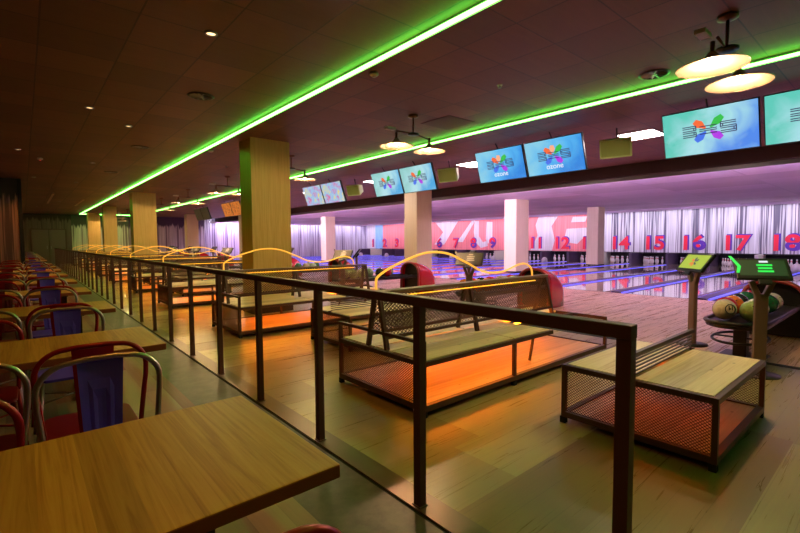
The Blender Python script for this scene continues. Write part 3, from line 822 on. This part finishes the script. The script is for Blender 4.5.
def speaker_case():
    r = empty('loudspeaker')
    b = MB(); b.add([(x * w, y0, z * h) for y0, w, h in ((-.14, .24, .155), (.14, .15, .10)) for x in (-1, 1) for z in (-1, 1)], [(0, 1, 3, 2), (4, 6, 7, 5), (0, 4, 5, 1), (2, 3, 7, 6), (0, 2, 6, 4), (1, 5, 7, 3)])
    b.build('case', 'speaker', r, .012); box('grille', 'grille', -.21, .21, -.152, -.142, -.125, .125, r, .003)
    MB().tube([(0, .02, .13), (0, .02, .30)], .012, 8).build('hanger', 'dark_metal', r)
    return r
s0 = speaker_case()
for i, (y, lab) in enumerate(((3.22, 'yellow-green hanging loudspeaker between the two nearest pairs of screens'), (6.9, 'yellow-green hanging loudspeaker left of the captioned blue screens'), (10.6, 'yellow-green hanging loudspeaker left of the pale starburst screens'), (18.2, 'distant hanging loudspeaker beside the orange screens'))):
    o = s0 if i == 0 else copy_tree(s0); o.location = (7.40, y, 2.80); o.rotation_euler = (.28, 0, -PI / 2 + .25)
    tag(o, lab, 'loudspeaker', 'loudspeakers between the screens')

pl0 = None
for i, y in enumerate((3.23, 7.05, 10.9, 14.8, 18.8, 22.8)):
    if pl0 is None:
        r = empty('ceiling_light'); box('frame', 'alu', -.31, .31, -.31, .31, -.012, 0, r); box('diffuser', 'panel_light', -.285, .285, -.285, .285, -.016, -.012, r); pl0 = r
    else: r = copy_tree(pl0)
    r.location = (8.38, y, H); tag(r, nth(i, 'square white ceiling panel light behind the screens'), 'ceiling light', 'square ceiling panel lights')

def make_vent():
    r = empty('ceiling_vent')
    MB().lathe([(.155, 0), (.16, -.006), (.135, -.012)], seg=28, cap=False).build('ring', 'dark_metal', r)
    MB().lathe([(.135, -.002), (.001, -.002)], seg=28, cap=False).build('backing', 'black', r)
    b = MB()
    for k in range(12):
        a = 2 * PI * k / 12; rot = Matrix.Rotation(a, 3, 'Z') @ Matrix.Rotation(.5, 3, 'X')
        b.box(.035, .13, -.012, .012, -.010, -.006, rot, (0, 0, -.008))
    b.lathe([(.035, -.004), (.03, -.012), (.001, -.013)], seg=16, cap=False); b.build('swirl_vanes', 'alu', r)
    return r
v0 = make_vent()
for i, (x, y, lab) in enumerate(((5.455, 1.983, 'round swirl ceiling vent beside the nearest pendant lamp'), (1.79, 5.95, 'round swirl ceiling vent left of the large plywood column'), (1.80, 9.82, 'round ceiling vent second along the dark ceiling over the tables'), (1.83, 13.72, 'round ceiling vent farthest along the dark ceiling over the tables'), (6.08, 6.63, 'round ceiling vent between the twin lamps and the green line'))):
    o = v0 if i == 0 else copy_tree(v0); o.location = (x, y, H); tag(o, lab, 'ceiling vent', 'round ceiling vents')
sd = tag(empty('smoke_detector', (3.018, 3.953, H)), 'small round smoke detector just right of the near green light line', 'smoke detector')
MB().lathe([(.05, 0), (.052, -.02), (.035, -.035), (.01, -.04)], seg=24).build('body', 'white_plastic', sd); MB().lathe([(.02, -.036), (.018, -.046), (.005, -.048)], seg=16).build('sensor', 'white_plastic', sd)
sd = tag(empty('smoke_detector', (2.95, 9.3, H)), 'small round smoke detector left of the second plywood column', 'smoke detector')
MB().lathe([(.05, 0), (.052, -.02), (.035, -.035), (.01, -.04)], seg=24).build('body', 'white_plastic', sd)
o = tag(empty('exit_sensor', (.36, 12.4, H)), 'small ceiling sensor with a red light over the far tables', 'sensor')
MB().lathe([(.05, 0), (.05, -.03), (.02, -.05)], seg=16).build('body', 'white_plastic', o); MB().lathe([(.012, -.049), (.006, -.058)], seg=10).build('indicator', mat('red_indicator', (.5, 0, 0), .4, 0, (1, .03, .02), 2.), o)
hp = tag(box('access_hatch', mat('hatch', (.10, .045, .05), .7), 4.85, 5.45, 4.55, 5.15, H - .006, H, None), 'square darker ceiling hatch behind the twin pendant lamp', 'ceiling hatch')
for i, (x, y) in enumerate(((4.4, 3.30), (3.85, 11.0))):
    o = tag(empty('sprinkler', (x, y, H)), ['tiny ceiling sprinkler between the two green light lines', 'tiny ceiling sprinkler past the large plywood column'][i], 'sprinkler')
    MB().lathe([(.035, 0), (.03, -.008), (.01, -.012), (.008, -.03), (.02, -.033), (.001, -.036)], seg=12, cap=False).build('head', 'alu', o)
# downlights over the dining side with added amber light; first three added out of view
dl = [(.55, 1.9), (.1, -.9), (-.9, .8), (1.345, 4.13), (.77, 7.4), (1.35, 8.17), (.0, 11.5), (1.3, 12.4), (.3, 16.0), (1.3, 16.6), (.9, 20.6), (1.3, 24.6), (.6, 28.6), (1.2, 32.0)]
for i, (x, y) in enumerate(dl):
    spot(x, y, H, nth(i, 'small round downlight with added amber light above the tables'), 14 if i < 3 else (30 if y < 15 else 26), (1., .40, .06), (0, 0, -1), 120, .05)
for i, (x, y0, y1) in enumerate(((.9, 21., 26.), (2.0, 23., 27.))):
    S(box('trim_%d' % (8 + i), mat('pale_batten', (.55, .34, .2), .6), x, x + .07, y0, y1, H - .02, H))
o = tag(empty('wall_lamp', (-.3, 33.5, 1.3)), 'small glowing amber wall lamp at the far left end', 'wall lamp')
MB().lathe([(.06, -.1), (.09, 0), (.06, .12)], seg=16).build('glass', 'sconce', o); box('backplate', 'alu', -.14, -.08, -.05, .05, -.08, .1, o)
S(box('wall_alcove', mat('amber_lit_wall', (.55, .28, .08), .7), -.75, -.44, 33.3, YE, 0, H))  # orange light on this wall return is put into its base colour

# ------------------------------------------------------------------ touch consoles
def make_console(left):
    r = empty('touch_console')
    MB().lathe([(.17, 0), (.17, .012), (.05, .02)], seg=28).build('base_plate', 'dark_metal', r)
    MB().box(-.052, .052, -.025, .025, .015, .78).build('pole', 'pole', r, .008)
    b = MB()
    for s in (-1, 1): b.bar((s * .03, 0, .76), (s * .085, 0, .90), .045, .05, up=(0, 1, 0))
    b.build('fork', 'pole', r, .004)
    tl = math.radians(38)
    rot = Matrix.Rotation(tl, 3, 'X')     # screen top leans away from the user at -y
    hd = (0, 0, .99)
    def P(x, y, z): v = rot @ Vector((x, y, z)); return (v.x, v.y, v.z + 1.02)
    W, Hh = (.47, .265) if left else (.43, .235)
    def pl(b, x0, x1, y0, y1, z0, z1): b.add([P(x, y, z) for z in (z0, z1) for y in (y0, y1) for x in (x0, x1)], [(0, 2, 3, 1), (4, 5, 7, 6), (0, 1, 5, 4), (2, 6, 7, 3), (0, 4, 6, 2), (1, 3, 7, 5)])
    # plane: local x right, local y up the screen, z out of the screen
    rot = Matrix(((1, 0, 0), (0, math.sin(tl) , -math.cos(tl)), (0, math.cos(tl), math.sin(tl))))
    b = MB(); pl(b, -W / 2, W / 2, -Hh / 2, Hh / 2, -.035, 0); b.build('head', 'black', r, .006)
    b = MB(); pl(b, -W / 2 + .03, W / 2 - .03, -Hh / 2 + .035, Hh / 2 - .025, 0, .002)
    d_ = b.build('display', 'lime' if left else M['gdk'], r)
    b = MB(); pl(b, -.07, .07, -.10, .02, -.075, -.035); b.build('mount', 'black', r)
    b = MB(); pl(b, -.05, .05, -Hh / 2 - .05, -Hh / 2, -.03, -.005); b.build('reader', 'black', r, .003)
    def quad(poly, nm, m): MB().prism(poly, (.003, .0045), lambda a, b_, c: P(a, b_, c)).build(nm, m, d_)
    if left:
        for nm, ang in (('pet_r', 145), ('ink', 35), ('pet_r', 215), ('ink', 325), ('ink', 90), ('pet_r', 270)):
            a = math.radians(ang); c, s_ = math.cos(a), math.sin(a)
            quad([(x * c - y * s_, x * s_ + y * c) for x, y in ((.012, -.005), (.05, -.016), (.072, 0), (.05, .016), (.012, .005))], 'logo_petal', nm)
    else:
        quad([(-.25, .14), (-.225, .14), (-.165, .02), (-.19, -.055), (-.215, -.055), (-.195, .018)], 'chevron', 'gk')
        for y, w, m in ((.075, .035, 'inkw'), (.035, .062, 'gk'), (.0, .055, 'gk'), (-.035, .062, 'gk')): quad([(.02 - w, y - .010), (.02 + w, y - .010), (.02 + w, y + .010), (.02 - w, y + .010)], 'menu_line', m)
    return r
ca, cb = make_console(True), make_console(False)
for k in range(9):
    a = ca if k == 0 else copy_tree(ca); b = cb if k == 0 else copy_tree(cb)
    a.location = (6.25, 1.76 + 3.6 * k, 0); a.rotation_euler = (0, 0, math.radians(-130))
    b.location = (5.30, .935 + 3.6 * k, 0); b.rotation_euler = (0, 0, math.radians(-60))
    w = ['beside the nearest ball return', 'behind the nearest neon-topped bench', 'behind the second neon-topped bench'][k] if k < 3 else 'behind the %s nearest neon-topped bench' % ORD[k - 1]
    tag(a, 'touch console on a bronze pole facing the benches, ' + w, 'touch console', 'touch consoles for the lanes')
    tag(b, 'touch console on a bronze pole facing along the approach, ' + w, 'touch console', 'touch consoles for the lanes')
for k in range(1, 9):
    for r_ in (ca, cb): pass
for o in list(col.objects):
    if o.name.startswith('touch_console.') and o is not ca and o is not cb:
        for ch in o.children:
            if ch.name.startswith('display'):
                ch.material_slots[0].link = 'OBJECT'; ch.material_slots[0].material = M['scr_off']
                for g in ch.children:
                    if not g.name.startswith('menu_line'): g.material_slots[0].link = 'OBJECT'; g.material_slots[0].material = M['black']
                    else: g.material_slots[0].link = 'OBJECT'; g.material_slots[0].material = M['alu']

# ------------------------------------------------------------------ ball returns
def make_return():
    """origin on the floor at the left tip of the tray; tray runs to +x, hood at its end"""
    r = empty('ball_return')
    L = 2.08; x1 = L
    def oval(z, w, x0, xe, n=12):
        pts = [(x0 + w - w * math.cos(a), w * math.sin(a)) for a in [PI / 2 - PI * i / n for i in range(n + 1)]]
        return pts
    poly = []
    for i in range(13):
        a = PI / 2 + PI * i / 12; poly.append((.27 + .27 * math.cos(a), .27 * math.sin(a)))
    poly += [(L + .05, -.27), (L + .05, .27)]
    MB().prism(poly, (.38, .425)).build('ball_tray', 'dark_metal', r, .012)
    rim = [(x, y, .435) for x, y in poly[:13]]; rim = [(L, .27, .435)] + rim + [(L, -.27, .435)]
    MB().tube(rim, .022, 8).build('tray_rim', 'dark_metal', r)
    for s in (-.09, .09): MB().tube([(.3, s, .437), (L, s, .437)], .010, 6).build('ball_rail', 'chrome', r)
    MB().box(.42, .56, -.06, .06, .0, .38).build('pedestal', 'dark_metal', r, .01)
    MB().box(.25, .8, -.2, .2, 0, .015).build('floor_plate', 'dark_metal', r)
    ring = [(.45 + .40 * math.cos(a), .24 * math.sin(a), .23) for a in [2 * PI * i / 24 for i in range(25)]]
    MB().tube(ring, .014, 8).tube([(.45, -.24, .23), (.45, .24, .23)], .010, 6).build('foot_ring', 'dark_metal', r)
    # hood: rounded shell, open at the front
    def sect(x, w, top): # arch cross-section in y-z
        pts = [(-w, .0)]
        for i in range(13):
            a = PI - PI * i / 12; pts.append((w * math.cos(a), (top - .28) + .28 * math.sin(a) ** .8 if math.sin(a) > 0 else top - .28))
        pts.append((w, .0)); return [(x, y, z) for y, z in pts]
    secs = []
    for t in range(9):
        a = PI / 2 * t / 8
        secs.append(sect(L + .0 + .62 * math.sin(a) if t else L, .34 - .05 * (1 - math.cos(a)), .76 - .30 * (1 - math.cos(a))))
    nP = len(secs[0]); vs = [v for s_ in secs for v in s_]
    fs = [(i * nP + k, i * nP + k + 1, (i + 1) * nP + k + 1, (i + 1) * nP + k) for i in range(len(secs) - 1) for k in range(nP - 1)]
    fs.append(tuple((len(secs) - 1) * nP + k for k in range(nP)))
    b = MB(); b.add(vs, fs, True); h = b.build('hood', 'hood', r)
    so = h.modifiers.new('thick', 'SOLIDIFY'); so.thickness = .03; so.offset = -1
    MB().tube([(v[0] - .005, v[1] * .97, v[2] - .012 if v[2] > .1 else v[2] + .02) for v in secs[0]], .028, 8).build('opening_rim', 'hood_rim', r)
    MB().prism([(v[1] * .9, v[2] * .95 + .01) for v in secs[0]], (L + .10, L + .12), lambda a, b_, c: (c, a, b_)).build('dark_throat', 'black', r)
    return r
ret0 = make_return(); RX, RY = 5.42, 1.20
BALLS = [('cream', (.62, .52, .36)), ('orange', (.75, .16, .02)), ('lime green', (.40, .52, .16)), ('red', (.55, .02, .03)), ('pale green', (.45, .60, .42)), ('dark green', (.02, .14, .06)), ('white', (.66, .60, .56)), ('black', (.02, .02, .03))]
def make_ball(cn, c):
    r = empty('bowling_ball'); R = .108
    pr = [(R * math.sin(PI * i / 16), -R * math.cos(PI * i / 16)) for i in range(17)]
    pr[0] = (.001, -R); pr[-1] = (.001, R)
    m = mat('ball_' + cn.replace(' ', '_'), c, .12, coat=.5)
    t = NT(m); n = t.noise(t.obj(), 14., 4., .6, 1.5); t.color(t.ramp(n, [(.35, tuple(x * .75 for x in c)), (.6, c)]))
    MB().lathe(pr, (0, 0, 0), 24, cap=False).build('shell', m, r)
    d_ = Vector((-.72, -.62, .30)).normalized(); q = d_.to_track_quat('Z', 'Y').to_matrix()
    b = MB()
    for (hx, hy_) in ((-.012, .03), (.014, .03), (0, -.012)):
        c0 = Vector((hx, hy_, math.sqrt(R * R - hx * hx - hy_ * hy_) - .001)); b.lathe([(.0085, .0012), (.001, .0016)], q @ c0, 10, q, cap=False)
    b.build('finger_holes', 'black', r)
    return r
bproto = [make_ball(*b) for b in BALLS]; bused = set()
# two-tone ball with the number eleven in a ring
lay = [(.19, .09, 0), (.41, .13, 3), (.25, -.13, 2), (.64, .12, 1), (.50, -.12, 4), (.88, .12, 7), (1.02, -.12, 5), (1.25, -.12, 6), (1.22, .12, 5), (1.48, .10, 3)]
side_of = ['at the tip', 'second on the far side', 'first on the near side', 'third on the far side', 'second on the near side', 'fourth on the far side', 'third on the near side', 'fourth on the near side', 'fifth on the far side', 'nearest the hood']
rname = ['nearest ball return', 'second nearest ball return', 'third nearest ball return', 'fourth nearest ball return', 'fifth']
for k in range(9):
    o = ret0 if k == 0 else copy_tree(ret0); o.location = (RX, RY + 3.6 * k, 0)
    tag(o, ('red-hooded ball return ' + ['behind the touch consoles at the right', 'behind the nearest neon-topped bench', 'in front of the approach column'][k]) if k < 3 else nth(k, 'red-hooded ball return on the approach'), 'ball return', 'red-hooded ball returns')
    if k > 3: continue
    for i, (dx, dy, c) in enumerate(lay):
        c = c if k == 0 else (c * 3 + i + k) % 8
        b = bproto[c] if c not in bused else copy_tree(bproto[c]); bused.add(c)
        b.location = (RX + dx, RY + 3.6 * k + dy, .449 + .108)
        b.rotation_euler = (0, 0, 0 if (k == 0 and i == 0) else random.uniform(-.6, .6))
        tag(b, '%s bowling ball %s of the %s' % (BALLS[c][0], side_of[i], rname[k]), 'bowling ball', 'bowling balls on the ' + rname[k])
        if k == 0 and i == 0:
            R = .108; d_ = Vector((-.72, -.66, .16)).normalized(); q = d_.to_track_quat('Z', 'Y').to_matrix().to_4x4()
            ringb = MB().lathe([(.043, 0), (.052, 0)], tuple(d_ * .0985), 24, q.to_3x3(), cap=False); ob_ = ringb.build('number_ring', 'black', b)
            so = ob_.modifiers.new('t', 'SOLIDIFY'); so.thickness = .004; so.offset = 1
            text_obj('number', '11', .06, 'black', b, Matrix.Translation(d_ * .1082) @ q @ Matrix.Translation((0, -.022, 0)), .0008, .002)

# ------------------------------------------------------------------ light balance
w = bpy.data.worlds.new('world'); sc.world = w; w.use_nodes = True
w.node_tree.nodes['Background'].inputs[0].default_value = (.02, .015, .02, 1); w.node_tree.nodes['Background'].inputs[1].default_value = .3
vs = sc.view_settings; sc.display_settings.display_device = 'sRGB'
vs.view_transform = 'Standard'; vs.look = 'None'; vs.exposure = .85; vs.gamma = 1.; vs.use_curve_mapping = False
cyc = sc.cycles; cyc.use_denoising = True; cyc.max_bounces = 7; cyc.diffuse_bounces = 4; cyc.glossy_bounces = 4; cyc.sample_clamp_indirect = 6.; cyc.caustics_reflective = False; cyc.caustics_refractive = False
